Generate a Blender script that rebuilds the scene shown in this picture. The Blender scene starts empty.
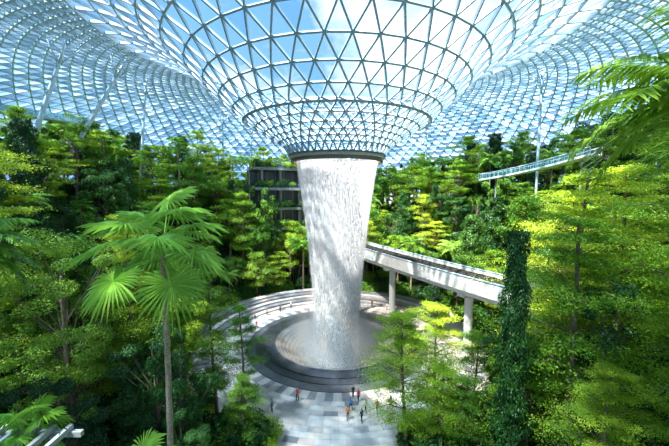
import bpy, math, random
import numpy as np
from mathutils import Vector, Matrix
R=np.random.default_rng(7); random.seed(7)
S=bpy.context.scene; COL=S.collection
S.view_settings.view_transform='Standard'

# ------------------------------------------------------------ materials
def newmat(name):
    m=bpy.data.materials.new(name); m.use_nodes=True
    nt=m.node_tree; nt.nodes.clear()
    return m,nt,nt.nodes.new('ShaderNodeOutputMaterial')
def N(nt,t,**k):
    n=nt.nodes.new(t)
    for a,b in k.items(): setattr(n,a,b)
    return n
def ramp(nt,stops):
    r=N(nt,'ShaderNodeValToRGB'); e=r.color_ramp.elements
    while len(e)<len(stops): e.new(0.5)
    for i,(p,c) in enumerate(stops):
        e[i].position=p; e[i].color=(*c,1) if len(c)==3 else c
    return r
def simple(name,col,rough=.6,metal=0,noise=0.15,scale=3):
    m,nt,o=newmat(name); p=N(nt,'ShaderNodeBsdfPrincipled')
    p.inputs['Roughness'].default_value=rough; p.inputs['Metallic'].default_value=metal
    tc=N(nt,'ShaderNodeTexCoord'); no=N(nt,'ShaderNodeTexNoise'); no.inputs['Scale'].default_value=scale
    r=ramp(nt,[(0.3,tuple(c*(1-noise) for c in col)),(0.7,tuple(min(1,c*(1+noise)) for c in col))])
    L=nt.links.new; L(tc.outputs['Object'],no.inputs['Vector']); L(no.outputs['Fac'],r.inputs[0])
    L(r.outputs[0],p.inputs['Base Color']); L(p.outputs[0],o.inputs[0]); return m
def leafmat(name,c1,c2,c3,tr=.35):
    m,nt,o=newmat(name); L=nt.links.new
    g=N(nt,'ShaderNodeNewGeometry'); oi=N(nt,'ShaderNodeObjectInfo')
    a=N(nt,'ShaderNodeMath',operation='MULTIPLY'); a.inputs[1].default_value=.42
    b=N(nt,'ShaderNodeMath',operation='MULTIPLY_ADD'); b.inputs[1].default_value=.58
    L(g.outputs['Random Per Island'],a.inputs[0]); L(oi.outputs['Random'],b.inputs[0]); L(a.outputs[0],b.inputs[2])
    r=ramp(nt,[(.08,c1),(.5,c2),(.92,c3)]); L(b.outputs[0],r.inputs[0])
    p=N(nt,'ShaderNodeBsdfPrincipled'); p.inputs['Roughness'].default_value=.42
    t=N(nt,'ShaderNodeBsdfTranslucent'); mx=N(nt,'ShaderNodeMixShader'); mx.inputs[0].default_value=tr
    L(r.outputs[0],p.inputs['Base Color']); L(r.outputs[0],t.inputs['Color'])
    L(p.outputs[0],mx.inputs[1]); L(t.outputs[0],mx.inputs[2]); L(mx.outputs[0],o.inputs[0]); return m
def glassmat(name,tint,frit,fcol):
    m,nt,o=newmat(name); L=nt.links.new
    t=N(nt,'ShaderNodeBsdfTransparent'); t.inputs[0].default_value=(*tint,1)
    g=N(nt,'ShaderNodeBsdfGlossy'); g.inputs['Roughness'].default_value=.08; g.inputs[0].default_value=(.8,.9,1,1)
    d=N(nt,'ShaderNodeBsdfTranslucent'); d.inputs[0].default_value=(*fcol,1)
    a=N(nt,'ShaderNodeMixShader'); a.inputs[0].default_value=.05
    b=N(nt,'ShaderNodeMixShader'); b.inputs[0].default_value=frit
    L(t.outputs[0],a.inputs[1]); L(g.outputs[0],a.inputs[2]); L(a.outputs[0],b.inputs[1]); L(d.outputs[0],b.inputs[2])
    L(b.outputs[0],o.inputs[0]); return m
M_bark=simple('bark',(.22,.15,.09),.9,0,.35,8)
M_palmbark=simple('palm_bark',(.34,.23,.14),.9,0,.4,10)
M_leafB=leafmat('leaf_bright',(.11,.27,.010),(.38,.56,.025),(.80,.82,.07),.42)
M_leafM=leafmat('leaf_mid',(.035,.13,.010),(.14,.33,.022),(.46,.60,.06),.38)
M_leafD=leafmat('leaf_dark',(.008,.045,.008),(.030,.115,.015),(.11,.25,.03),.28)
M_palm=leafmat('palm_leaf',(.15,.34,.03),(.32,.55,.07),(.58,.76,.15),.38)
M_steel=simple('white_painted_steel',(.60,.67,.74),.4,0,.05)
M_canopy=simple('canopy_steel',(.50,.57,.64),.4,0,.05)
M_steel2=simple('steel_grey',(.36,.46,.54),.4,0,.05)
M_gclear=glassmat('roof_glass_clear',(.88,.96,1),.03,(.7,.82,.95))
M_gmid=glassmat('roof_glass_tinted',(.64,.82,.97),.04,(.55,.74,.92))
M_gfrit=glassmat('roof_glass_fritted',(.40,.60,.80),.06,(.40,.60,.84))
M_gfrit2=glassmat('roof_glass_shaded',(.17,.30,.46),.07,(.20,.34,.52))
M_bronze=simple('bronze_ring',(.20,.15,.10),.4,.5,.1)
M_beige=simple('beige_cladding',(.62,.52,.40),.5)
M_conc=simple('concrete',(.60,.60,.58),.7,0,.08,1)
M_concd=simple('dark_concrete',(.30,.29,.27),.7,0,.15,1)  # darker concrete tone for mall slabs, walkway supports and pergola
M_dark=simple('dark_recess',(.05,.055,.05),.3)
M_track=simple('track_dark',(.045,.038,.032),.9)
M_black=simple('black_granite',(.02,.023,.03),.3,0,.3,2)
M_tile=[simple('paving_light',(.62,.54,.49),.6,0,.08,1),simple('paving_mid',(.46,.39,.36),.6,0,.08,1),
        simple('paving_dark',(.20,.19,.20),.5,0,.1,1),simple('paving_rose',(.54,.44,.39),.6,0,.08,1)]
M_soil=simple('planted_soil',(.02,.045,.01),.95,0,.5,.6)

# ------------------------------------------------------------ mesh builder
class MB:
    def __init__(s): s.v=[];s.f=[];s.m=[];s.n=0
    def add(s,V,F,mi=0):
        V=np.asarray(V,float).reshape(-1,3); s.v.append(V)
        F=np.asarray(F,int)
        s.f+= (F+s.n).tolist(); s.m+=[mi]*len(F); s.n+=len(V)
    def tube(s,pts,rad,mi=0,sides=6,caps=True):
        pts=np.asarray(pts,float); n=len(pts)
        rad=np.broadcast_to(rad,(n,)) ; t=np.gradient(pts,axis=0)
        t/=np.linalg.norm(t,axis=1)[:,None]+1e-9
        up=np.array([0,0,1.]) if abs(t[0][2])<.9 else np.array([1.,0,0])
        V=[]
        for i in range(n):
            a=np.cross(t[i],up); a/=np.linalg.norm(a)+1e-9; b=np.cross(t[i],a)
            for k in range(sides):
                an=2*math.pi*k/sides; V.append(pts[i]+rad[i]*(a*math.cos(an)+b*math.sin(an)))
        F=[[i*sides+k,i*sides+(k+1)%sides,(i+1)*sides+(k+1)%sides,(i+1)*sides+k] for i in range(n-1) for k in range(sides)]
        s.add(V,F,mi)
        if caps:
            base=s.n-n*sides
            s.f.append([base+k for k in range(sides)][::-1]); s.m.append(mi)
            s.f.append([base+(n-1)*sides+k for k in range(sides)]); s.m.append(mi)
    def box(s,c,d,mi=0,rz=0):
        x,y,z=[q/2 for q in d]; V=np.array([[sx*x,sy*y,sz*z] for sx in(-1,1) for sy in(-1,1) for sz in(-1,1)])
        ca,sa=math.cos(rz),math.sin(rz); V=V@np.array([[ca,sa,0],[-sa,ca,0],[0,0,1]])+np.array(c)
        s.add(V,[[0,1,3,2],[4,6,7,5],[0,4,5,1],[2,3,7,6],[0,2,6,4],[1,5,7,3]],mi)
    def ringbox(s,r0,r1,z0,z1,a0,a1,n,mi=0,cx=0,cy=0):
        full=abs(a1-a0-2*math.pi)<1e-6
        V=[]
        for i in range(n if full else n+1):
            a=a0+(a1-a0)*i/n; c,q=math.cos(a),math.sin(a)
            for r,z in((r0,z0),(r1,z0),(r1,z1),(r0,z1)): V.append((cx+r*c,cy+r*q,z))
        F=[]
        tot=len(V)//4
        for i in range(n):
            j=(i+1)%tot
            for k in range(4): F.append([i*4+k,i*4+(k+1)%4,j*4+(k+1)%4,j*4+k][::-1])
        if not full: F.append([0,1,2,3]); b=(tot-1)*4; F.append([b+3,b+2,b+1,b])
        s.add(V,F,mi)
    def leaves(s,P,Nr,size,mi=1,aspect=.45,droop=.25,T=None):
        n=len(P); Nr=Nr/(np.linalg.norm(Nr,axis=1)[:,None]+1e-9)
        if T is None: T=R.normal(size=(n,3))
        T=T-Nr*(T*Nr).sum(1)[:,None]; T/=np.linalg.norm(T,axis=1)[:,None]+1e-9
        B=np.cross(Nr,T); L=(size*R.uniform(.65,1.3,n))[:,None]
        v0=P; v1=P+T*L*.45+B*L*aspect*.5; v2=P+T*L-Nr*L*droop; v3=P+T*L*.45-B*L*aspect*.5
        V=np.stack([v0,v1,v2,v3],1).reshape(-1,3); F=np.arange(n*4).reshape(n,4)
        s.add(V,F,mi)
    def mesh(s,name,mats,smooth=False):
        me=bpy.data.meshes.new(name); V=np.concatenate(s.v)
        me.from_pydata(V.tolist(),[],s.f)
        for m in mats: me.materials.append(m)
        me.polygons.foreach_set('material_index',s.m)
        if smooth: me.polygons.foreach_set('use_smooth',[True]*len(s.f))
        me.update(); return me
def obj(name,me,loc=(0,0,0),rz=0,sc=1,parent=None,tilt=(0,0)):
    o=bpy.data.objects.new(name,me); COL.objects.link(o); o.location=loc; o.rotation_euler=(tilt[0],tilt[1],rz)
    o.scale=(sc,sc,sc) if not hasattr(sc,'__len__') else sc
    if parent: o.parent=parent
    return o
def empty(name):
    o=bpy.data.objects.new(name,None); COL.objects.link(o); o.empty_display_size=.5; return o

# ------------------------------------------------------------ terrain
def sst(a,b,x):
    t=min(1,max(0,(x-a)/(b-a))); return t*t*(3-2*t)
B0,B1=math.radians(94),math.radians(124)
def height(x,y):
    r=math.hypot(x,y); an=math.atan2(y,x)
    phi=abs(math.degrees(math.atan2(x,-y)))
    A=.3+.7*sst(20,75,phi)-.22*sst(120,165,phi)
    h=26*sst(26,56,r)*A
    if B0-.03<an<B1+.03:
        h=0 if r<43.5 else 22.5
    k=h/3; f=k-math.floor(k)
    return 3*(math.floor(k)+sst(.6,1,f))
mb=MB(); rs=np.concatenate([np.linspace(25.5,70,60),np.linspace(72,113,14)]); NA=240
V=[(r*math.cos(2*math.pi*a/NA),r*math.sin(2*math.pi*a/NA),height(r*math.cos(2*math.pi*a/NA),r*math.sin(2*math.pi*a/NA))-.02) for r in rs for a in range(NA)]
F=[[i*NA+a,(i+1)*NA+a,(i+1)*NA+(a+1)%NA,i*NA+(a+1)%NA] for i in range(len(rs)-1) for a in range(NA)]
mb.add(V,F); obj('terraced_garden_ground',mb.mesh('terrain',[M_soil],True))

# ------------------------------------------------------------ roof
pr=np.array([(7.4,31),(7.9,32.3),(9.2,33.4),(12,34.9),(15.5,37.2),(19,40.4),(22,43.6),(25,46.3),(30,49.2),(38,51.4),(50,52.4),(62,52.0),(75,49),(90,43),(105,34),(113,26)])
def rz_(r): return np.interp(r,pr[:,0],pr[:,1])
def smoothz(r):
    w=min(4.5,max(.01,(r-7.4)*.4)); q=np.linspace(-w,w,9); return float(np.mean(rz_(r+q)))
def zone(N_,radii,wid,dep,mats,probs,thick=()):
    nr=len(radii)
    P=np.zeros((nr,N_,3))
    for i,r in enumerate(radii):
        for j in range(N_):
            a=2*math.pi*(j+.5*(i%2))/N_; P[i,j]=(r*math.cos(a),r*math.sin(a),smoothz(r))
    E=[];T=[];W=[]
    for i in range(nr):
        for j in range(N_):
            E.append(((i,j),(i,(j+1)%N_))); W.append(1.9 if i in thick else 1)
            if i<nr-1:
                k=(j+(i%2))%N_
                E.append(((i,j),(i+1,k))); E.append(((i,j),(i+1,(k-1)%N_))); W+= [1,1]
                T.append(((i,j),(i+1,k),(i+1,(k-1)%N_)))
                T.append(((i,j),(i,(j+1)%N_),(i+1,k)))
    A=np.array([P[a] for a,b in E]);Bq=np.array([P[b] for a,b in E]); W=np.array(W)[:,None]
    mid=(A+Bq)/2; rr=np.hypot(mid[:,0],mid[:,1]); 
    sl=np.array([(smoothz(r+.5)-smoothz(max(7.4,r-.5)))/(r+.5-max(7.4,r-.5)) for r in rr])
    Nn=np.stack([-sl*mid[:,0]/rr,-sl*mid[:,1]/rr,np.ones(len(rr))],1); Nn/=np.linalg.norm(Nn,axis=1)[:,None]
    D=Bq-A; D/=np.linalg.norm(D,axis=1)[:,None]; Sd=np.cross(D,Nn)*wid/2*W
    Dn=Nn*dep*W
    Vv=np.stack([A-Sd,A+Sd,A+Sd-Dn,A-Sd-Dn,Bq-Sd,Bq+Sd,Bq+Sd-Dn,Bq-Sd-Dn],1).reshape(-1,3)
    n=len(E); b=(np.arange(n)*8)[:,None,None]
    Fq=np.array([[0,1,5,4],[1,2,6,5],[2,3,7,6],[3,0,4,7]])[None]+b
    fr=MB(); fr.add(Vv,Fq.reshape(-1,4),0)
    gl=MB(); 
    TT=np.array([[P[a],P[b_],P[c]] for a,b_,c in T]).reshape(-1,3)
    gl.add(TT,np.arange(len(TT)).reshape(-1,3),0)
    gl.m=list(R.choice(len(mats),len(T),p=probs))
    return fr,gl,mats
roof=empty('glass_roof')
rin=[7.5*(25/7.5)**(i/11) for i in range(12)]
fr,gl,mt=zone(44,rin,.21,.30,[M_gclear,M_gmid],[.8,.2],thick=(6,))
obj('funnel_lattice',fr.mesh('funnel_lattice',[M_steel2]),parent=roof)
obj('funnel_glass',gl.mesh('funnel_glass',mt),parent=roof)
rm=[25*(37/25)**(i/4) for i in range(5)]
fr,gl,mt=zone(66,rm,.24,.38,[M_gclear,M_gmid,M_gfrit],[.4,.4,.2])
obj('shoulder_lattice',fr.mesh('shoulder_lattice',[M_canopy]),parent=roof)
obj('shoulder_glass',gl.mesh('shoulder_glass',mt),parent=roof)
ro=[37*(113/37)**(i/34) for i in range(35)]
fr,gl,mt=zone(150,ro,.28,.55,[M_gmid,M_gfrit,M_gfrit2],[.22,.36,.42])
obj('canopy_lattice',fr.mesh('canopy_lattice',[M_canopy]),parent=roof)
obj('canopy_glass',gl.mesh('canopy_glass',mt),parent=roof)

mb=MB(); P2=2*math.pi
mb.ringbox(6.9,7.75,30.75,31.15,0,P2,96,0); mb.ringbox(7.15,7.55,30.2,30.75,0,P2,96,1); mb.ringbox(7.2,7.95,31.15,31.4,0,P2,96,1)
obj('oculus_ring',mb.mesh('oculus_ring',[M_beige,M_bronze]),parent=roof)

# ------------------------------------------------------------ waterfall
def droplet_shader(nt,col):
    # suspended droplets scatter light like little spheres: lit according to an upward-biased normal
    L=nt.links.new; g=N(nt,'ShaderNodeNewGeometry')
    va=N(nt,'ShaderNodeVectorMath',operation='MULTIPLY_ADD'); va.inputs[1].default_value=(.35,.35,.35); va.inputs[2].default_value=(0,0,1)
    nn=N(nt,'ShaderNodeVectorMath',operation='NORMALIZE'); L(g.outputs['True Normal'],va.inputs[0]); L(va.outputs[0],nn.inputs[0])
    d=N(nt,'ShaderNodeBsdfDiffuse'); d.inputs[0].default_value=(*col,1); L(nn.outputs[0],d.inputs['Normal'])
    tl=N(nt,'ShaderNodeBsdfTranslucent'); tl.inputs[0].default_value=(*col,1)
    q=N(nt,'ShaderNodeMixShader'); q.inputs[0].default_value=.40; L(d.outputs[0],q.inputs[1]); L(tl.outputs[0],q.inputs[2]); return q
def watermat(name,lo,hi,p0=.36,p1=.62):
    m,nt,o=newmat(name); L=nt.links.new
    tc=N(nt,'ShaderNodeTexCoord')
    mp=N(nt,'ShaderNodeMapping'); mp.inputs['Scale'].default_value=(6.5,6.5,.14)
    n1=N(nt,'ShaderNodeTexNoise'); n1.inputs['Scale'].default_value=1; n1.inputs['Detail'].default_value=4; n1.inputs['Roughness'].default_value=.7
    mp2=N(nt,'ShaderNodeMapping'); mp2.inputs['Scale'].default_value=(11,11,4)
    n2=N(nt,'ShaderNodeTexNoise'); n2.inputs['Scale'].default_value=1; n2.inputs['Detail'].default_value=2
    L(tc.outputs['Object'],mp.inputs[0]);L(tc.outputs['Object'],mp2.inputs[0]);L(mp.outputs[0],n1.inputs[0]);L(mp2.outputs[0],n2.inputs[0])
    ad=N(nt,'ShaderNodeMath',operation='MULTIPLY_ADD'); ad.inputs[1].default_value=.5
    hf=N(nt,'ShaderNodeMath',operation='MULTIPLY'); hf.inputs[1].default_value=.5
    L(n2.outputs[0],ad.inputs[0]); L(n1.outputs[0],hf.inputs[0]); L(hf.outputs[0],ad.inputs[2])
    r=ramp(nt,[(p0,(lo,)*3),(p1,(hi,)*3)]); L(ad.outputs[0],r.inputs[0])
    t=N(nt,'ShaderNodeBsdfTransparent'); q=droplet_shader(nt,(.96,.97,1))
    mx=N(nt,'ShaderNodeMixShader'); L(r.outputs[0],mx.inputs[0]); L(t.outputs[0],mx.inputs[1]); L(q.outputs[0],mx.inputs[2]); L(mx.outputs[0],o.inputs[0])
    return m
M_w1=watermat('falling_water',.28,.72)
M_drop,nt,o=newmat('water_spray'); nt.links.new(droplet_shader(nt,(.97,.98,1)).outputs[0],o.inputs[0])
wz=np.array([31,28,24,20,16,12,8,4,0,-3.1]); wr=np.array([6.75,6.3,5.7,5.15,4.7,4.35,4.05,3.8,3.6,3.6])
def wrad(z): return np.interp(z,wz[::-1],wr[::-1])
fall=empty('indoor_waterfall')
for nm,k in(('water_curtain_outer',1),('water_curtain_inner',.90)):
    mb=MB(); n=96; zz=np.linspace(31,-3.1,40)
    V=[(k*wrad(z)*math.cos(P2*a/n),k*wrad(z)*math.sin(P2*a/n),z) for z in zz for a in range(n)]
    F=[[i*n+a,i*n+(a+1)%n,(i+1)*n+(a+1)%n,(i+1)*n+a] for i in range(39) for a in range(n)]
    mb.add(V,F); obj(nm,mb.mesh(nm,[M_w1],True),rz=k*9,parent=fall)
mb=MB(); n=20000
z=R.uniform(-3,30.8,n); a=R.uniform(0,P2,n); L_=R.uniform(.12,.8,n); rr=wrad(z)*(1+R.normal(0,.02,n)+.09*R.random(n)**2*(31-z)/31)
P=np.stack([rr*np.cos(a),rr*np.sin(a),z],1); w=.05
tx=np.stack([-np.sin(a),np.cos(a),0*a],1)*w
zv=np.array([0,0,1.])
V=np.stack([P-tx*.6,P-zv*L_[:,None]*.7-tx*0,P+tx*.6,P+zv*L_[:,None]*.5],1).reshape(-1,3)
mb.add(V,np.arange(n*4).reshape(n,4)); 
obj('water_streaks',mb.mesh('water_streaks',[M_drop]),parent=fall)
mb=MB(); n=34000
a=R.uniform(0,P2,n); rr=3.2+np.abs(R.normal(0,1.35,n)); z=-2.9+np.abs(R.normal(0,1,n))*np.clip(6.0-(rr-3.2)*1.5,.2,7)*.8
P=np.stack([rr*np.cos(a),rr*np.sin(a),z],1)
mb.leaves(P,R.normal(size=(n,3)),.06,0,.8,.4); obj('base_spray',mb.mesh('base_spray',[M_drop]),parent=fall)
m,nt,o=newmat('mist'); L=nt.links.new
tc=N(nt,'ShaderNodeTexCoord'); ln=N(nt,'ShaderNodeVectorMath',operation='LENGTH'); L(tc.outputs['Object'],ln.inputs[0])
mr=N(nt,'ShaderNodeMapRange'); mr.inputs[1].default_value=1; mr.inputs[2].default_value=.2; mr.inputs[3].default_value=0; mr.inputs[4].default_value=1
L(ln.outputs['Value'],mr.inputs[0]); pw=N(nt,'ShaderNodeMath',operation='POWER'); pw.inputs[1].default_value=1.5; L(mr.outputs[0],pw.inputs[0])
ml=N(nt,'ShaderNodeMath',operation='MULTIPLY'); ml.inputs[1].default_value=.22; L(pw.outputs[0],ml.inputs[0])
vs=N(nt,'ShaderNodeVolumeScatter'); vs.inputs[0].default_value=(1,1,1,1); L(ml.outputs[0],vs.inputs['Density']); L(vs.outputs[0],o.inputs['Volume'])
mb=MB(); n=32; V=[]
for i in range(1,12):
    t=math.pi*i/12
    for j in range(n): V.append((math.sin(t)*math.cos(P2*j/n),math.sin(t)*math.sin(P2*j/n),math.cos(t)))
F=[[i*n+j,i*n+(j+1)%n,(i+1)*n+(j+1)%n,(i+1)*n+j][::-1] for i in range(10) for j in range(n)]
mb.add(V,F); mb.f.append(list(range(n))); mb.f.append([10*n+j for j in range(n)][::-1]); mb.m+=[0,0]
obj('base_mist',mb.mesh('base_mist',[m]),(0,0,1.2),0,(9.5,9.5,8.5),fall)

# pool bowl
m,nt,o=newmat('pool_water'); L=nt.links.new
p=N(nt,'ShaderNodeBsdfPrincipled'); p.inputs['Roughness'].default_value=.15
tc=N(nt,'ShaderNodeTexCoord'); wv=N(nt,'ShaderNodeTexWave',wave_type='RINGS',rings_direction='Z'); wv.inputs['Scale'].default_value=.5; wv.inputs['Distortion'].default_value=2.5; wv.inputs['Detail'].default_value=3
r=ramp(nt,[(0,(.12,.105,.095)),(1,(.19,.165,.15))]); bp=N(nt,'ShaderNodeBump'); bp.inputs['Strength'].default_value=.3
L(tc.outputs['Object'],wv.inputs['Vector']); L(wv.outputs[0],r.inputs[0]); L(r.outputs[0],p.inputs['Base Color']); L(wv.outputs[0],bp.inputs['Height']); L(bp.outputs[0],p.inputs['Normal']); L(p.outputs[0],o.inputs[0])
M_pool=m
mb=MB(); n=96; prof=[(10.3,.35),(10.1,.32),(9.6,.0),(8.5,-.7),(7,-1.6),(5.5,-2.5),(4.3,-3.0),(2,-3.1),(.01,-3.1)]
V=[(q*math.cos(P2*a/n),q*math.sin(P2*a/n),zz) for q,zz in prof for a in range(n)]
F=[[i*n+a,i*n+(a+1)%n,(i+1)*n+(a+1)%n,(i+1)*n+a] for i in range(len(prof)-1) for a in range(n)]
mb.add(V,F,0); mb.ringbox(10.3,10.5,-.2,.42,0,P2,96,2); mb.ringbox(10.5,12.2,-.3,.26,0,P2,96,1); mb.ringbox(12.2,13.6,-.3,.16,0,P2,96,1); mb.ringbox(13.6,15.1,-.3,.08,0,P2,96,2)
me=mb.mesh('fountain_pool',[M_pool,M_black,simple('grey_granite',(.055,.06,.07),.35,0,.2,2)],True); obj('fountain_pool',me)
for pl in me.polygons:
    if pl.material_index>=1: pl.use_smooth=False

# plaza paving
mb=MB(); rr=15.1; i=0
while rr<28:
    w=1.8 if i<1 else (.9 if i%4 else 1.8); r1=rr+w; n=int(P2*rr/(1.0 if i<1 else 1.6))//2*2
    for j in range(n):
        a0=P2*j/n;a1=P2*(j+1)/n; g=.02/rr
        V=[(q*math.cos(t),q*math.sin(t),0) for q,t in((rr+.03,a0+g),(r1-.03,a0+g),(r1-.03,a1-g),(rr+.03,a1-g))]
        if i==0: k=2 if j%2 else 1
        else: k=random.choices([0,1,3,2],[.6,.15,.2,.03 if i%4 else .12])[0]
        mb.add(V,[[0,1,2,3]],k)
    rr=r1;i+=1
mb.ringbox(14.5,29,-.3,-.015,0,P2,128,1)
obj('floor',mb.mesh('plaza_paving',M_tile))
mb=MB()
for i in range(5):
    mb.ringbox(19.5+i*1.1,25.6,.0+i*.4,.4+i*.4,math.radians(98),math.radians(205),60,i%2)
for i in range(4):
    mb.ringbox(20.5+i*1.1,25.6,.0+i*.4,.4+i*.4,math.radians(25),math.radians(78),40,i%2)
obj('amphitheatre_steps',mb.mesh('amphitheatre_steps',[M_tile[1],M_tile[2]]))

# ------------------------------------------------------------ building behind
mb=MB()
for k in range(6):
    z=k*5.4
    mb.ringbox(38+.6*(k%2),43.4,z+4.7,z+5.4,B0,B1,30,0)
    mb.ringbox(38+.6*(k%2),38.15+.6*(k%2),z+5.4,z+6.2,B0,B1,30,2)
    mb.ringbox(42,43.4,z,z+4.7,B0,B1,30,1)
    for j in range(10):
        a=B0+(B1-B0)*j/9; mb.box((41.8*math.cos(a),41.8*math.sin(a),z+2.3),(.25,.25,4.6),0,a)
for j in range(4):
    a=B0+(B1-B0)*(j+.5)/4; mb.tube([(39.4*math.cos(a),39.4*math.sin(a),0),(39.4*math.cos(a),39.4*math.sin(a),32)],.35,0,10)
obj('mall_building',mb.mesh('mall_building',[M_concd,M_dark,glassmat('railing_glass',(.55,.68,.72),.15,(.4,.5,.5))]))

# ------------------------------------------------------------ viaduct
def path_beam(mb,pts,prof,mi):
    pts=np.array(pts,float); t=np.gradient(pts,axis=0); V=[];m_=len(prof)
    for p_,d in zip(pts,t):
        d=d/np.linalg.norm(d); s_=np.array([d[1],-d[0],0]); s_/=np.linalg.norm(s_)
        for u,v in prof: V.append(p_+s_*u+np.array([0,0,v]))
    F=[[i*m_+k,i*m_+(k+1)%m_,(i+1)*m_+(k+1)%m_,(i+1)*m_+k] for i in range(len(pts)-1) for k in range(m_)]
    mb.add(V,F,mi); b=mb.n-len(V); mb.f.append([b+k for k in range(m_)][::-1]); mb.f.append([mb.n-m_+k for k in range(m_)]); mb.m+=[mi,mi]
mb=MB(); A=np.array([1.5,38.,0]); Bp=np.array([38.,-34.,0]); 
pts=[A+(Bp-A)*t+np.array([2.0*math.sin(math.pi*t),0,0])*(-1) for t in np.linspace(0,1,25)]
def rect(u0,u1,v0,v1): return [(u0,v0),(u1,v0),(u1,v1),(u0,v1)]
path_beam(mb,pts,[(-2.4,9.9),(2.4,9.9),(2.7,10.9),(2.7,12.0),(-2.7,12.0),(-2.7,10.9)],0)
path_beam(mb,pts,rect(-2.95,-2.7,10.7,12.9),0); path_beam(mb,pts,rect(2.7,2.95,10.7,12.9),0)
path_beam(mb,pts,rect(-3.05,-2.65,12.9,13.0),1); path_beam(mb,pts,rect(2.65,3.05,12.9,13.0),1)
path_beam(mb,pts,rect(-2.7,2.7,12.0,12.15),2)
for u in(-1.5,-.5,.5,1.5): path_beam(mb,pts,rect(u-.16,u+.16,12.15,12.6),2)
for t in(.12,.36,.60,.84):
    q=pts[int(t*24)]; mb.tube([(q[0],q[1],0),(q[0],q[1],9.2)],.65,0,14); mb.box((q[0],q[1],9.6),(3.8,1.4,.8),0,math.atan2(-72,36.5)+math.pi/2)
obj('train_viaduct',mb.mesh('train_viaduct',[M_conc,M_steel2,M_track]))

# upper walkways
M_rg=glassmat('balustrade_glass',(.7,.85,.88),.12,(.6,.75,.75))
def walkway(name,cps,sup):
    mb=MB(); c=np.array(cps,float); tt=np.linspace(0,1,24)
    pts=np.array([(1-t)**2*c[0]+2*t*(1-t)*c[1]+t*t*c[2] for t in tt]); 
    path_beam(mb,pts,rect(-1.1,1.1,-.35,0),0)
    for u in(-1.1,1.1):
        path_beam(mb,pts,rect(u-.02,u+.02,0,1.0),1); path_beam(mb,pts,rect(u-.03,u+.03,1.0,1.08),2)
    t=np.gradient(pts,axis=0)
    for i in range(24):
        d=t[i]/np.linalg.norm(t[i])
        for u in(-1.1,1.1):
            q=pts[i]+np.array([d[1],-d[0],0])*u; mb.box((q[0],q[1],q[2]+.5),(.05,.05,1.0),2)
    for i in sup:
        q=pts[i]; mb.tube([(q[0],q[1],height(q[0],q[1])-.5),(q[0],q[1],q[2]-.35)],.13,3,10)
    return obj(name,mb.mesh(name,[M_conc,M_rg,M_steel,M_concd]))
walkway('elevated_walkway',[(31,17,28.4),(39,12,29.6),(41,-2,31.6)],(4,21))
walkway('elevated_walkway',[(-68,2,40.5),(-58,8,40.3),(-54,18,40)],(3,12,20))

def column(x,y,x2,y2,z2=None,r=.3):
    mb=MB(); z0=height(x,y)-.5; z1=(smoothz(math.hypot(x2,y2))-.3) if z2 is None else z2
    a=np.array([x,y,z0]);b=np.array([x2,y2,z1]); ts=np.linspace(0,1,9)
    mb.tube([a+(b-a)*t for t in ts],[r*(.55+.45*math.sin(math.pi*t)) for t in ts],0,12)
    mb.tube([a,a+(b-a)*.01+np.array([0,0,.4])],[r*1.3,r],0,12)
    e=b-(b-a)*.14
    for an in range(4):
        c,s_=math.cos(an*math.pi/2+.7)*2.6,math.sin(an*math.pi/2+.7)*2.6
        zz=smoothz(math.hypot(b[0]+c,b[1]+s_))-.25
        mb.tube([e,(b[0]+c,b[1]+s_,zz)],[r*.4,r*.25],0,8)
    obj('roof_support_column',mb.mesh('roof_support_column',[M_steel],True),parent=roof)
for c in[(-58,4,-48,6),(-56,8,-41,12),(-46,22,-44,24),(-36,52,-36,52),(-30,60,-29,62),(44,18,44,18),(52,2,56,0),(30,55,30,57),(-62,-12,-56,-10),(16,62,16,64)]: column(*c,r=.42 if c[0]<-50 else .3)

# ------------------------------------------------------------ trees
def unit(n,up=0.): 
    v=R.normal(size=(n,3)); v/=np.linalg.norm(v,axis=1)[:,None]; v[:,2]+=up; return v
def trunk(mb,h,r,bend=.3,mi=0):
    ts=np.linspace(0,1,8); a,b=R.uniform(0,6.28,2)
    pts=np.stack([bend*np.sin(ts*3+a)-bend*math.sin(a),bend*np.sin(ts*2.5+b)-bend*math.sin(b),ts*h],1)
    mb.tube(pts,r*(1-.75*ts)+.02,mi,8); return lambda t:np.array([np.interp(t,ts,pts[:,k]) for k in range(3)])
def tiered(name,h,spread,tiers,nl,ls,mat,low=.3,thin=.13,nb=6):
    mb=MB(); tp=trunk(mb,h,h*.010+.05,.35); per=nl//(tiers*nb)
    for i in range(tiers):
        t=low+(1-low)*(i/(tiers-1))+R.uniform(-.02,.02); l=spread*(math.sin(math.pi*(.22+.70*min(1,max(0,(t-low)/(1-low))))))**.8*R.uniform(.65,1.25)
        c=tp(min(t,.99)); a0=R.uniform(0,6.28)
        for k in range(nb):
            a=a0+k*P2/nb+R.uniform(-.4,.4); L1=l*R.uniform(.45,1.25); rise=R.uniform(-.04,.45)
            e=c+np.array([math.cos(a)*L1,math.sin(a)*L1,L1*rise]); mid=(c+e)/2+np.array([0,0,.12*L1])
            mb.tube([c,mid,e],[.06,.04,.015],0,4,False)
            nn=per; u=R.uniform(.3,1.08,nn)**.7
            base=c+(e-c)*u[:,None]+np.array([0,0,.1*L1])*np.sin(u*3.1)[:,None]
            sp=.14*L1+.16
            off=R.normal(size=(nn,3))*np.array([sp,sp,thin]); 
            mb.leaves(base+off,unit(nn,1.6),ls,1,.5,.3)
    return mb.mesh(name,[M_bark,mat])
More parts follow.
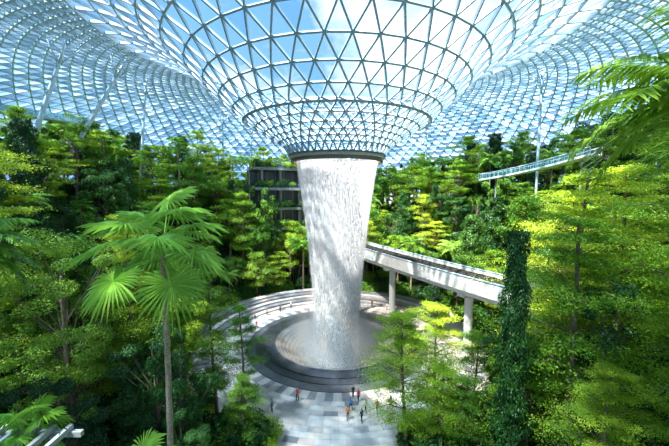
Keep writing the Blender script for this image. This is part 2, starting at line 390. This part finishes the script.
def clumpy(name,h,spread,nc,nl,ls,mat,low=.35,asp=.5,flat=.55):
    mb=MB(); tp=trunk(mb,h*.85,h*.012+.05,.3); per=nl//nc
    for i in range(nc):
        v=unit(1)[0]; v*=R.uniform(.45,1.15)
        c=np.array([v[0]*spread,v[1]*spread,h*(low+(1-low)*.5)+v[2]*h*(1-low)*.45]); 
        s=tp(max(.3,min(.95,(c[2]-h*.12)/h))); mb.tube([s,(s+c)/2+np.array([0,0,-.1]),c],[.07,.04,.02],0,4,False)
        rad=spread*R.uniform(.15,.36); d=unit(per); q=c+d*np.array([rad,rad,rad*flat])*R.uniform(.6,1.05,per)[:,None]
        mb.leaves(q,d+np.array([0,0,.7])+R.normal(size=(per,3))*.35,ls,1,asp,.3)
    return mb.mesh(name,[M_bark,mat])
def columnar(name,h,rad,nl,ls,mat):
    mb=MB(); trunk(mb,h,.2,.1); z=R.uniform(.2,h*1.02,nl); a=R.uniform(0,P2,nl)
    lump=1+.3*np.sin(z*1.7+a*2)+.2*np.sin(z*3.1-a*3)
    q=rad*lump*(1-.45*(z/h)**2)*R.uniform(.7,1.15,nl)
    P=np.stack([q*np.cos(a),q*np.sin(a),z],1); d=np.stack([np.cos(a),np.sin(a),.6+0*a],1)+R.normal(size=(nl,3))*.5
    T=np.stack([np.cos(a)*.4,np.sin(a)*.4,-1+0*a],1)+R.normal(size=(nl,3))*.5
    mb.leaves(P,d,ls,1,.5,.3,T); return mb.mesh(name,[M_bark,mat])
def fan_leaf(mb,base,az,el,pet,rad,nseg=30,span=5.3,mi=1):
    d=np.array([math.cos(az)*math.cos(el),math.sin(az)*math.cos(el),math.sin(el)])
    sag=pet*.12*math.cos(el); hub=base+d*pet-np.array([0,0,sag])
    mb.tube([base,base+d*pet*.5,hub],[.045,.03,.022],2,4,False)
    e=el-.75; f=np.array([math.cos(az)*math.cos(e),math.sin(az)*math.cos(e),math.sin(e)])
    s=np.array([-math.sin(az),math.cos(az),0]); n=np.cross(f,s); n=n if n[2]>0 else -n
    hw=span/nseg*.44
    for i in range(nseg):
        th=-span/2+span*(i+.5)/nseg; l=rad*(.74+.26*math.cos(th*.5))*R.uniform(.85,1.1); sagk=R.uniform(.10,.28)
        def pt(r_,t_,lift): 
            q=hub+(f*math.cos(t_)+s*math.sin(t_))*r_+n*lift; dr=sagk*rad*(r_/rad)**3; return q-np.array([0,0,dr])
        m=.36*l
        V=[hub,pt(m,th-hw,.0),pt(m,th,.05*rad),pt(m,th+hw,.0),pt(l*.72,th-hw*.34,0),pt(l,th,-.02)-np.array([0,0,.06*rad]),pt(l*.72,th+hw*.34,0)]
        mb.add(np.array(V),np.array([[0,1,2],[0,2,3],[1,4,5],[1,5,2],[2,5,3],[3,5,6]]),mi)
def fan_palm(name,h,nl,pet,rad,tr=.17):
    mb=MB(); ts=np.linspace(0,1,26); 
    mb.tube(np.stack([.25*np.sin(ts*2),.1*ts,ts*h],1),[tr*(1.15-.25*t)*(1+.10*(i%2)) for i,t in enumerate(ts)],0,10)
    top=np.array([.25*math.sin(2),.1,h])
    for i in range(nl):
        az=i*2.399+R.uniform(-.2,.2); el=1.35-1.85*(i/nl)+R.uniform(-.1,.1)
        fan_leaf(mb,top+np.array([0,0,-.3*(i/nl)]),az,el,pet*R.uniform(.85,1.15),rad*R.uniform(.85,1.1))
    return mb.mesh(name,[M_palmbark,M_palm,M_palm])
def feather_palm(name,h,nf,L1,tr=.14,mat=None):
    mb=MB(); mb.tube([(0,0,h*t) for t in np.linspace(0,1,14)],[tr*(1.1-.3*t) for t in np.linspace(0,1,14)],0,8)
    for i in range(nf):
        az=i*2.399; el=1.2-1.3*(i/nf); ts=np.linspace(0,1,14); c,s=math.cos(az),math.sin(az)
        pts=[]
        p=np.array([0,0,h]); e=el
        for k in range(14):
            pts.append(p.copy()); p=p+np.array([c*math.cos(e),s*math.cos(e),math.sin(e)])*L1/13; e-=.115
        pts=np.array(pts); mb.tube(pts,.035*(1-.8*ts)+.004,1,4,False)
        nl=46; u=np.linspace(.12,1,nl); Pq=np.stack([np.interp(u,ts,pts[:,k]) for k in range(3)],1)
        for sd in(-1,1):
            T=np.stack([-s*sd+0*u+c*.5,c*sd+0*u+s*.5,-.25+0*u],1)+R.normal(size=(nl,3))*.08
            Nn=np.tile([0,0,1.],(nl,1))
            sz=L1*.27*np.sin(np.clip(u*2.6+.35,0,3.0))+.05
            mb.leaves(Pq,Nn,sz,1,.13,.35,T)
    return mb.mesh(name,[M_palmbark,mat or M_palm])
def shrub(name,nl,ls,mat):
    mb=MB(); d=unit(nl,.3); P=d*np.array([1.6,1.6,1.2])*R.uniform(.55,1.1,nl)[:,None]+np.array([0,0,.9])
    P[:,2]=np.abs(P[:,2]); mb.leaves(P,d+R.normal(size=(nl,3))*.4,ls,1,.4,.35)
    for k in range(5): a=R.uniform(0,6.28); mb.tube([(0,0,-.3),(math.cos(a)*.6,math.sin(a)*.6,1.2)],[.05,.02],0,4,False)
    return mb.mesh(name,[M_bark,mat])

T_b=[tiered('tiered_tree_a',14,4.0,7,9000,.25,M_leafB,.35,.13,5),tiered('tiered_tree_b',14,3.4,6,8000,.25,M_leafB,.5,.2,5),clumpy('round_tree_d',13,3.0,30,9000,.24,M_leafB,.4)]
T_m=[tiered('tiered_tree_c',13,3.6,6,8000,.28,M_leafM,.4,.3,5),clumpy('round_tree_a',13,3.2,34,9000,.25,M_leafM,.45),clumpy('round_tree_b',13,2.2,26,8000,.26,M_leafM,.3,.5,.9)]
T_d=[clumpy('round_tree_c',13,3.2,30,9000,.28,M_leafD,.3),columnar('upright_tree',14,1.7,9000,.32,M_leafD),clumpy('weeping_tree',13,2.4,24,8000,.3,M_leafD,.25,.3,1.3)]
T_f=fan_palm('fan_palm_small',9,14,1.4,1.15,.13); T_p=feather_palm('feather_palm_a',10,16,3.4)
SH=[shrub('shrub_a',1300,.32,M_leafM),shrub('shrub_b',1200,.36,M_leafD),shrub('shrub_d',1300,.42,M_leafD),shrub('shrub_c',1500,.3,M_leafB)]

forest=empty('rainforest_trees'); pts=[]; tries=0
def px(x,y): return 334.5+330*(x+.4)/(y+55)
ab=(Bp-A)[:2]; al=ab@ab
def near_track(x,y,m=5):
    t=((np.array([x,y])-A[:2])@ab)/al; t=min(1,max(0,t)); q=A[:2]+ab*t; return math.hypot(x-q[0],y-q[1])<m
while len(pts)<580 and tries<40000:
    tries+=1
    r=26.5+46*R.random()**.8; a=R.uniform(0,P2); x,y=r*math.cos(a),r*math.sin(a); d=y+55
    if d<25 or abs(x)>1.12*d+7: continue
    if near_track(x,y): continue
    if y<5 and abs(x)<.34*d+3: continue
    P_=px(x,y); 
    if y<30 and x>0 and P_<512 and x<22+ (50-d)*.2: continue
    if 0<x and P_<532 and d<50: continue
    bz=B0-.06<math.atan2(y,x)<B1+.05
    if bz and 36<r<45: continue
    if any((x-p0)**2+(y-p1)**2<(3.6 if r>45 else 4.2)**2 for p0,p1 in pts): continue
    pts.append((x,y)); g=height(x,y)
    k=R.random()
    if d<36: hh=R.uniform(13,20)
    elif bz and r<37: hh=R.uniform(10,22)
    else: hh=R.uniform(9,18.5)
    if 20<x<46 and -12<y<20: hh=min(hh,27.5-g-R.uniform(0,2.0)); 
    if hh<4: continue
    left=x<-10 and d<62
    if left and k<.33 and R.random()<.35: k=.8
    if x>15 and d<45 and k>.6: k*=.4
    if k<.36: me=T_b[R.integers(3)]; h0=14
    elif k<.62: me=T_m[R.integers(3)]; h0=13
    elif k<.84: me=T_d[R.integers(3)]; h0=13.5
    elif k<.92: me=T_f; h0=10.5; hh*=.9
    else: me=T_p; h0=12; hh*=.95
    top=smoothz(r)-3
    hh=min(hh,top-g); s=hh/h0
    w=max(s,.5)*R.uniform(.8,1.2) if d>=36 else s*.85
    obj('tree',me,(x,y,g-.2),R.uniform(0,6.28),(w,w,s),forest)
c=0;tries=0
while c<800 and tries<30000:
    tries+=1; r=26.3+38*R.random(); a=R.uniform(0,P2); x,y=r*math.cos(a),r*math.sin(a); d=y+55
    if d<14 or abs(x)>1.1*d+4: continue
    if d<34 and abs(px(x,y)-330)<80: continue
    if B0-.03<math.atan2(y,x)<B1+.03 and 33<r<46: continue
    c+=1; s=R.uniform(.8,1.9); obj('shrub',SH[R.integers(3)],(x,y,height(x,y)-.3),R.uniform(0,6.28),s,forest)
for k in range(80):
    a=R.uniform(B0,B1); lv=R.integers(0,6); s=R.uniform(.5,.9); obj('planter_shrub',SH[R.integers(4)],(38.9*math.cos(a),38.9*math.sin(a),lv*5.4+5.4),R.uniform(0,6),s,forest)
for x,y,hh,me in[(-16,29,21,T_d[2]),(-20,27,25,T_m[2]),(-7,32,12,T_b[1]),(-11,33,14,T_d[0]),(-23,24,24,T_b[0]),(-15,25,11,T_b[2]),(-19,31,31,T_m[2]),(-24,29,32,T_d[2]),(8,30,17,T_b[1]),(12,29,13,T_m[0]),(6,34,21,T_m[1]),(15,33,22,T_d[0])]:
    s=hh/13.5; obj('tree',me,(x,y,-.1),R.uniform(0,6),(s*.65,s*.65,s),forest)

# foreground feature trees (world coordinates)
F_b=[tiered('foreground_tiered_a',20,4.6,12,42000,.15,M_leafB,.22,.10,6),tiered('foreground_tiered_b',15,3.5,9,28000,.16,M_leafB,.25,.10,6),tiered('foreground_tiered_c',15,2.8,8,18000,.17,M_leafM,.25,.13,5)]
F_d=clumpy('foreground_round',20,4.0,80,36000,.17,M_leafM,.25,.55)
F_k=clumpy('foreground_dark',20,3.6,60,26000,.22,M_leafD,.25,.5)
def place(name,me,x,y,s=1,w=None,z=None,rz=None):
    g=height(x,y) if z is None else z; w=w or s
    return obj(name,me,(x,y,g-.15),R.uniform(0,6.28) if rz is None else rz,(w,w,s))
place('tiered_canopy_tree',F_b[0],16.5,-31.5,1.14); place('tiered_canopy_tree',F_b[0],21,-27,1.28)
place('tiered_canopy_tree',F_b[0],18.8,-38,.94,.72); place('tiered_canopy_tree',F_b[0],23.5,-33.5,1.22)
place('tiered_canopy_tree',F_b[0],27,-24,1.22); place('tiered_canopy_tree',F_b[0],14.8,-37.5,.62,.6)
place('broadleaf_tree',F_k,19,-33.5,.85,.7); place('broadleaf_tree',F_k,15,-27.5,.75,.6)
place('tiered_canopy_tree',F_b[1],6.6,-25,.92); place('tiered_canopy_tree',F_b[1],10.2,-22,.90); place('tiered_canopy_tree',F_b[1],12.6,-25,.78); place('tiered_canopy_tree',F_b[1],8.6,-27.5,.66)
place('tiered_canopy_tree',F_b[2],11,-28,.62)
place('tiered_canopy_tree',F_b[2],-10.2,-21.5,.9,.75); place('tiered_canopy_tree',F_b[2],-13.5,-20,1.1,.95); place('tiered_canopy_tree',F_b[1],-17.5,-24,1.2); place('tiered_canopy_tree',F_b[2],-9,-26,.55,.6)
place('broadleaf_tree',F_d,-20.5,-31,1.0,.85); place('tiered_canopy_tree',F_b[0],-27,-31,1.12); place('broadleaf_tree',F_k,-14.5,-30,.78); place('broadleaf_tree',F_d,-23,-38,.85,.7);place('broadleaf_tree',F_k,-11.5,-33,.5);place('broadleaf_tree',F_k,-17,-37,.62,.6)
place('broadleaf_tree',F_k,-24,-27,1.0); place('tiered_canopy_tree',F_b[0],-19,-25,1.1,.8)
place('broadleaf_tree',F_d,22.5,-21,1.0)
VT=columnar('vine_clad_tree',20,.85,20000,.2,M_leafD); place('vine_clad_tree',VT,11.6,-33.6,1.12,1.0)
PALM=fan_palm('fan_palm_large',15.5,17,2.15,1.5,.12)
place('fan_palm',PALM,-8.0,-41,1.0,z=7.1,rz=.8)
place('fan_palm',T_f,-6.6,-45.5,.9,.7,z=8.0); place('fan_palm',T_f,-9.6,-45.6,.75,.5,z=11.0)
place('fan_palm',T_f,17.2,-41.5,.9,.7,z=8)
FP=feather_palm('feather_palm_large',18,26,5.4,.16,M_leafM)
place('feather_palm',FP,13.0,-43.6,1.0,z=10.3); place('feather_palm',FP,-20.5,-38.5,.85,z=7.0)
bed=empty('plaza_planting_bed')
for k in range(130):
    sd=R.random()<.5
    x=R.uniform(6.5,20) if sd else R.uniform(-20,-7); y=R.uniform(-30,-17.5)
    if math.hypot(x,y)<22.5 or abs(px(x,y)-335)<66: continue
    obj('bed_shrub',SH[R.integers(4)],(x,y,height(x,y)-.2),R.uniform(0,6),R.uniform(.5,1.0),bed)

# slatted pergola roof, lower left
mb=MB()
for i in range(14): mb.box((-15+i*.5,-47.2,17.9),(.12,3.6,.16),0)
for y_ in(-45.5,-47.2,-48.9): mb.box((-11.7,y_,17.75),(7.2,.14,.16),1)
for x_ in(-14.5,-9): 
    for y_ in(-45.6,-48.8): mb.tube([(x_,y_,height(x_,y_)-.4),(x_,y_,17.75)],.12,1,10)
obj('garden_pergola',mb.mesh('garden_pergola',[M_concd,M_concd]))

# ------------------------------------------------------------ people
M_skin=simple('skin',(.55,.34,.24),.6); M_hair=simple('hair',(.02,.015,.012),.6); M_shoe=simple('shoes',(.08,.08,.09),.6)
cl={k:simple('cloth_'+k,v,.8) for k,v in dict(red=(.7,.03,.03),navy=(.03,.05,.15),black=(.02,.02,.025),white=(.75,.75,.73),blue=(.08,.22,.5),grey=(.25,.25,.27),orange=(.7,.22,.05)).items()}
def person(x,y,face,shirt,pants,stride=.0,sc=1.0,armb=.05):
    st=stride
    V=[((0,0,.95),.125),((0,0,1.10),.115),((0,.0,1.30),.135),((0,0,1.45),.055),((0,.01,1.54),.07),((0,.015,1.63),.085),((0,.01,1.69),.06)]
    E=[(0,1),(1,2),(2,3),(3,4),(4,5),(5,6)]
    hands=[]
    for s in(-1,1):
        f=s*st; b=len(V)
        V+=[((s*.17,0,1.39),.055),((s*.215,-f*.35,1.13),.042),((s*.235,-f*.6+armb,.90),.028),((s*.235,-f*.62+armb+.01,.84),.026)]
        E+=[(2,b),(b,b+1),(b+1,b+2),(b+2,b+3)]; hands.append((s*.235,-f*.62+armb+.01,.84,s))
        b=len(V); V+=[((s*.095,0,.88),.088),((s*.10,f*.45,.49),.06),((s*.10,f*.75-.02,.09),.038),((s*.105,f*.75+.13,.045),.035)]
        E+=[(0,b),(b,b+1),(b+1,b+2),(b+2,b+3)]
    me=bpy.data.meshes.new('sk'); me.from_pydata([v for v,_ in V],E,[]); o=bpy.data.objects.new('sk',me); COL.objects.link(o)
    md=o.modifiers.new('s','SKIN'); md.use_smooth_shade=True
    for i,(v,r_) in enumerate(V): me.skin_vertices[0].data[i].radius=(r_*(1.25 if i in(1,2) else 1),r_*(.8 if i in(0,1,2) else 1)); 
    me.skin_vertices[0].data[0].use_root=True
    o.modifiers.new('u','SUBSURF').levels=1
    dg=bpy.context.evaluated_depsgraph_get(); em=bpy.data.meshes.new_from_object(o.evaluated_get(dg))
    vs=np.array([v.co[:] for v in em.vertices]); fs=[list(p.vertices) for p in em.polygons]
    mb=MB(); mb.v.append(vs); mb.n=len(vs); mb.f=fs
    for f_ in fs:
        c=vs[f_].mean(0)
        if c[2]>1.47: k=3 if (c[2]>1.67 or (c[1]<-.01 and c[2]>1.52)) else 2
        elif abs(c[0])>.17 and c[2]<1.12 and c[2]>.7: k=2
        elif c[2]>.96: k=0
        elif c[2]>.09: k=1
        else: k=4
        mb.m.append(k)
    bpy.data.objects.remove(o)
    for hx,hy,hz,s in hands:
        for i,l in enumerate((.07,.08,.075,.06)):
            yy=hy+(.03-.02*i); mb.tube([(hx,yy,hz-.01),(hx-s*.004,yy,hz-.01-l*.6),(hx-s*.02,yy+.004,hz-.01-l)],[.010,.009,.007],2,5)
        mb.tube([(hx,hy+.025,hz+.03),(hx-s*.005,hy+.055,hz-.005),(hx-s*.012,hy+.06,hz-.035)],[.011,.01,.008],2,5)
    mb.tube([(0,.09,1.60),(0,.115,1.575)],[.008,.014],2,5)
    for s in(-1,1):
        mb.tube([(s*.03,.085,1.615),(s*.03,.097,1.615)],[.009,.006],3,6); mb.tube([(s*.082,0,1.62),(s*.09,0,1.58)],[.014,.009],2,5)
    mb.tube([(-.022,.088,1.545),(.022,.088,1.545)],.006,0,5)
    me2=mb.mesh('person',[cl[shirt],cl[pants],M_skin,M_hair,M_shoe],True)
    zmin=min(v.co.z for v in me2.vertices)
    z0=0.0
    r=math.hypot(x,y)
    if r>19.5 and y>0 and x<0: z0=.4*(min(4,int((r-19.5)/1.1))+1)
    obj('person',me2,(x,y,z0-zmin*sc),face,sc)
for a in[(-4.9,-16.8,2.5,'red','black',.12,1.05,.1),(1.9,-16.2,.3,'black','navy',.25),(2.5,-17.0,.4,'red','navy',.2,1),(1.5,-18.6,-.5,'blue','black',.25),
  (1.1,-20.2,0,'orange','navy',.3),(2.6,-20.6,.8,'navy','black',.2,1),(4.5,-19.0,3.4,'red','navy',.3),(3.2,-18.9,1,'white','black',.2),(6.2,-18.2,2,'blue','grey',.2),(-9.8,-18,1.2,'black','blue',.2),(-10.9,-18.4,1.4,'red','navy',.25,.93),(-11.9,-17.3,1.3,'white','grey',.15),(-7.6,-18.9,1.3,'grey','black',.2),
  (-16.5,10,2,'red','navy',.1),(-14.5,12.2,2.5,'blue','black',.1),(-10,16,2.5,'white','navy',.1),(-12,13.8,1,'orange','black',.1),(-17,7,1,'white','blue',.2),(8,17.2,3,'red','black',.2),(11,15,3,'white','grey',.2),(-15,5,3,'red','grey',.2),(-17.5,3,2,'black','blue',.2)]: person(*a)

# ------------------------------------------------------------ sky, sun, camera
w=bpy.data.worlds.new('sky'); S.world=w; w.use_nodes=True; nt=w.node_tree; nt.nodes.clear(); L=nt.links.new
o=N(nt,'ShaderNodeOutputWorld'); bg=N(nt,'ShaderNodeBackground'); bg.inputs[1].default_value=1.35
tc=N(nt,'ShaderNodeTexCoord'); sx=N(nt,'ShaderNodeSeparateXYZ'); L(tc.outputs['Generated'],sx.inputs[0])
r=ramp(nt,[(0,(.42,.66,.86)),(.18,(.24,.52,.80)),(.5,(.15,.42,.78)),(1,(.10,.33,.68))]); L(sx.outputs[2],r.inputs[0])
mp=N(nt,'ShaderNodeMapping'); mp.inputs['Scale'].default_value=(1,1,1.7); mp.inputs['Location'].default_value=(.35,.2,.1)
no=N(nt,'ShaderNodeTexNoise'); no.inputs['Scale'].default_value=2.6; no.inputs['Detail'].default_value=8; no.inputs['Roughness'].default_value=.58
L(tc.outputs['Generated'],mp.inputs[0]); L(mp.outputs[0],no.inputs[0])
dt=N(nt,'ShaderNodeVectorMath',operation='DOT_PRODUCT'); dt.inputs[1].default_value=(.20,.80,.56); L(tc.outputs['Generated'],dt.inputs[0])
mr=N(nt,'ShaderNodeMapRange'); mr.inputs[1].default_value=.70; mr.inputs[2].default_value=1; mr.inputs[3].default_value=-.05; mr.inputs[4].default_value=.12; L(dt.outputs['Value'],mr.inputs[0])
ad=N(nt,'ShaderNodeMath',operation='ADD'); L(no.outputs[0],ad.inputs[0]); L(mr.outputs[0],ad.inputs[1])
cr=ramp(nt,[(.50,(0,0,0)),(.66,(1,1,1))]); L(ad.outputs[0],cr.inputs[0])
mx=N(nt,'ShaderNodeMixRGB'); mx.inputs[2].default_value=(1.15,1.17,1.2,1); L(cr.outputs[0],mx.inputs[0]); L(r.outputs[0],mx.inputs[1]); L(mx.outputs[0],bg.inputs[0]); L(bg.outputs[0],o.inputs[0])
sn=bpy.data.lights.new('sun','SUN'); sn.energy=28; sn.angle=.035; sn.color=(1,.95,.86); so=bpy.data.objects.new('sun',sn); COL.objects.link(so)
so.rotation_euler=Vector((-.34,-.30,.88)).to_track_quat('Z','Y').to_euler()
cam=bpy.data.cameras.new('camera'); co=bpy.data.objects.new('camera',cam); COL.objects.link(co); S.camera=co
cam.sensor_width=36; cam.lens=330/669*36; cam.clip_end=1000; co.location=(-.4,-55,25); co.rotation_euler=(math.radians(90-4.85),0,0)
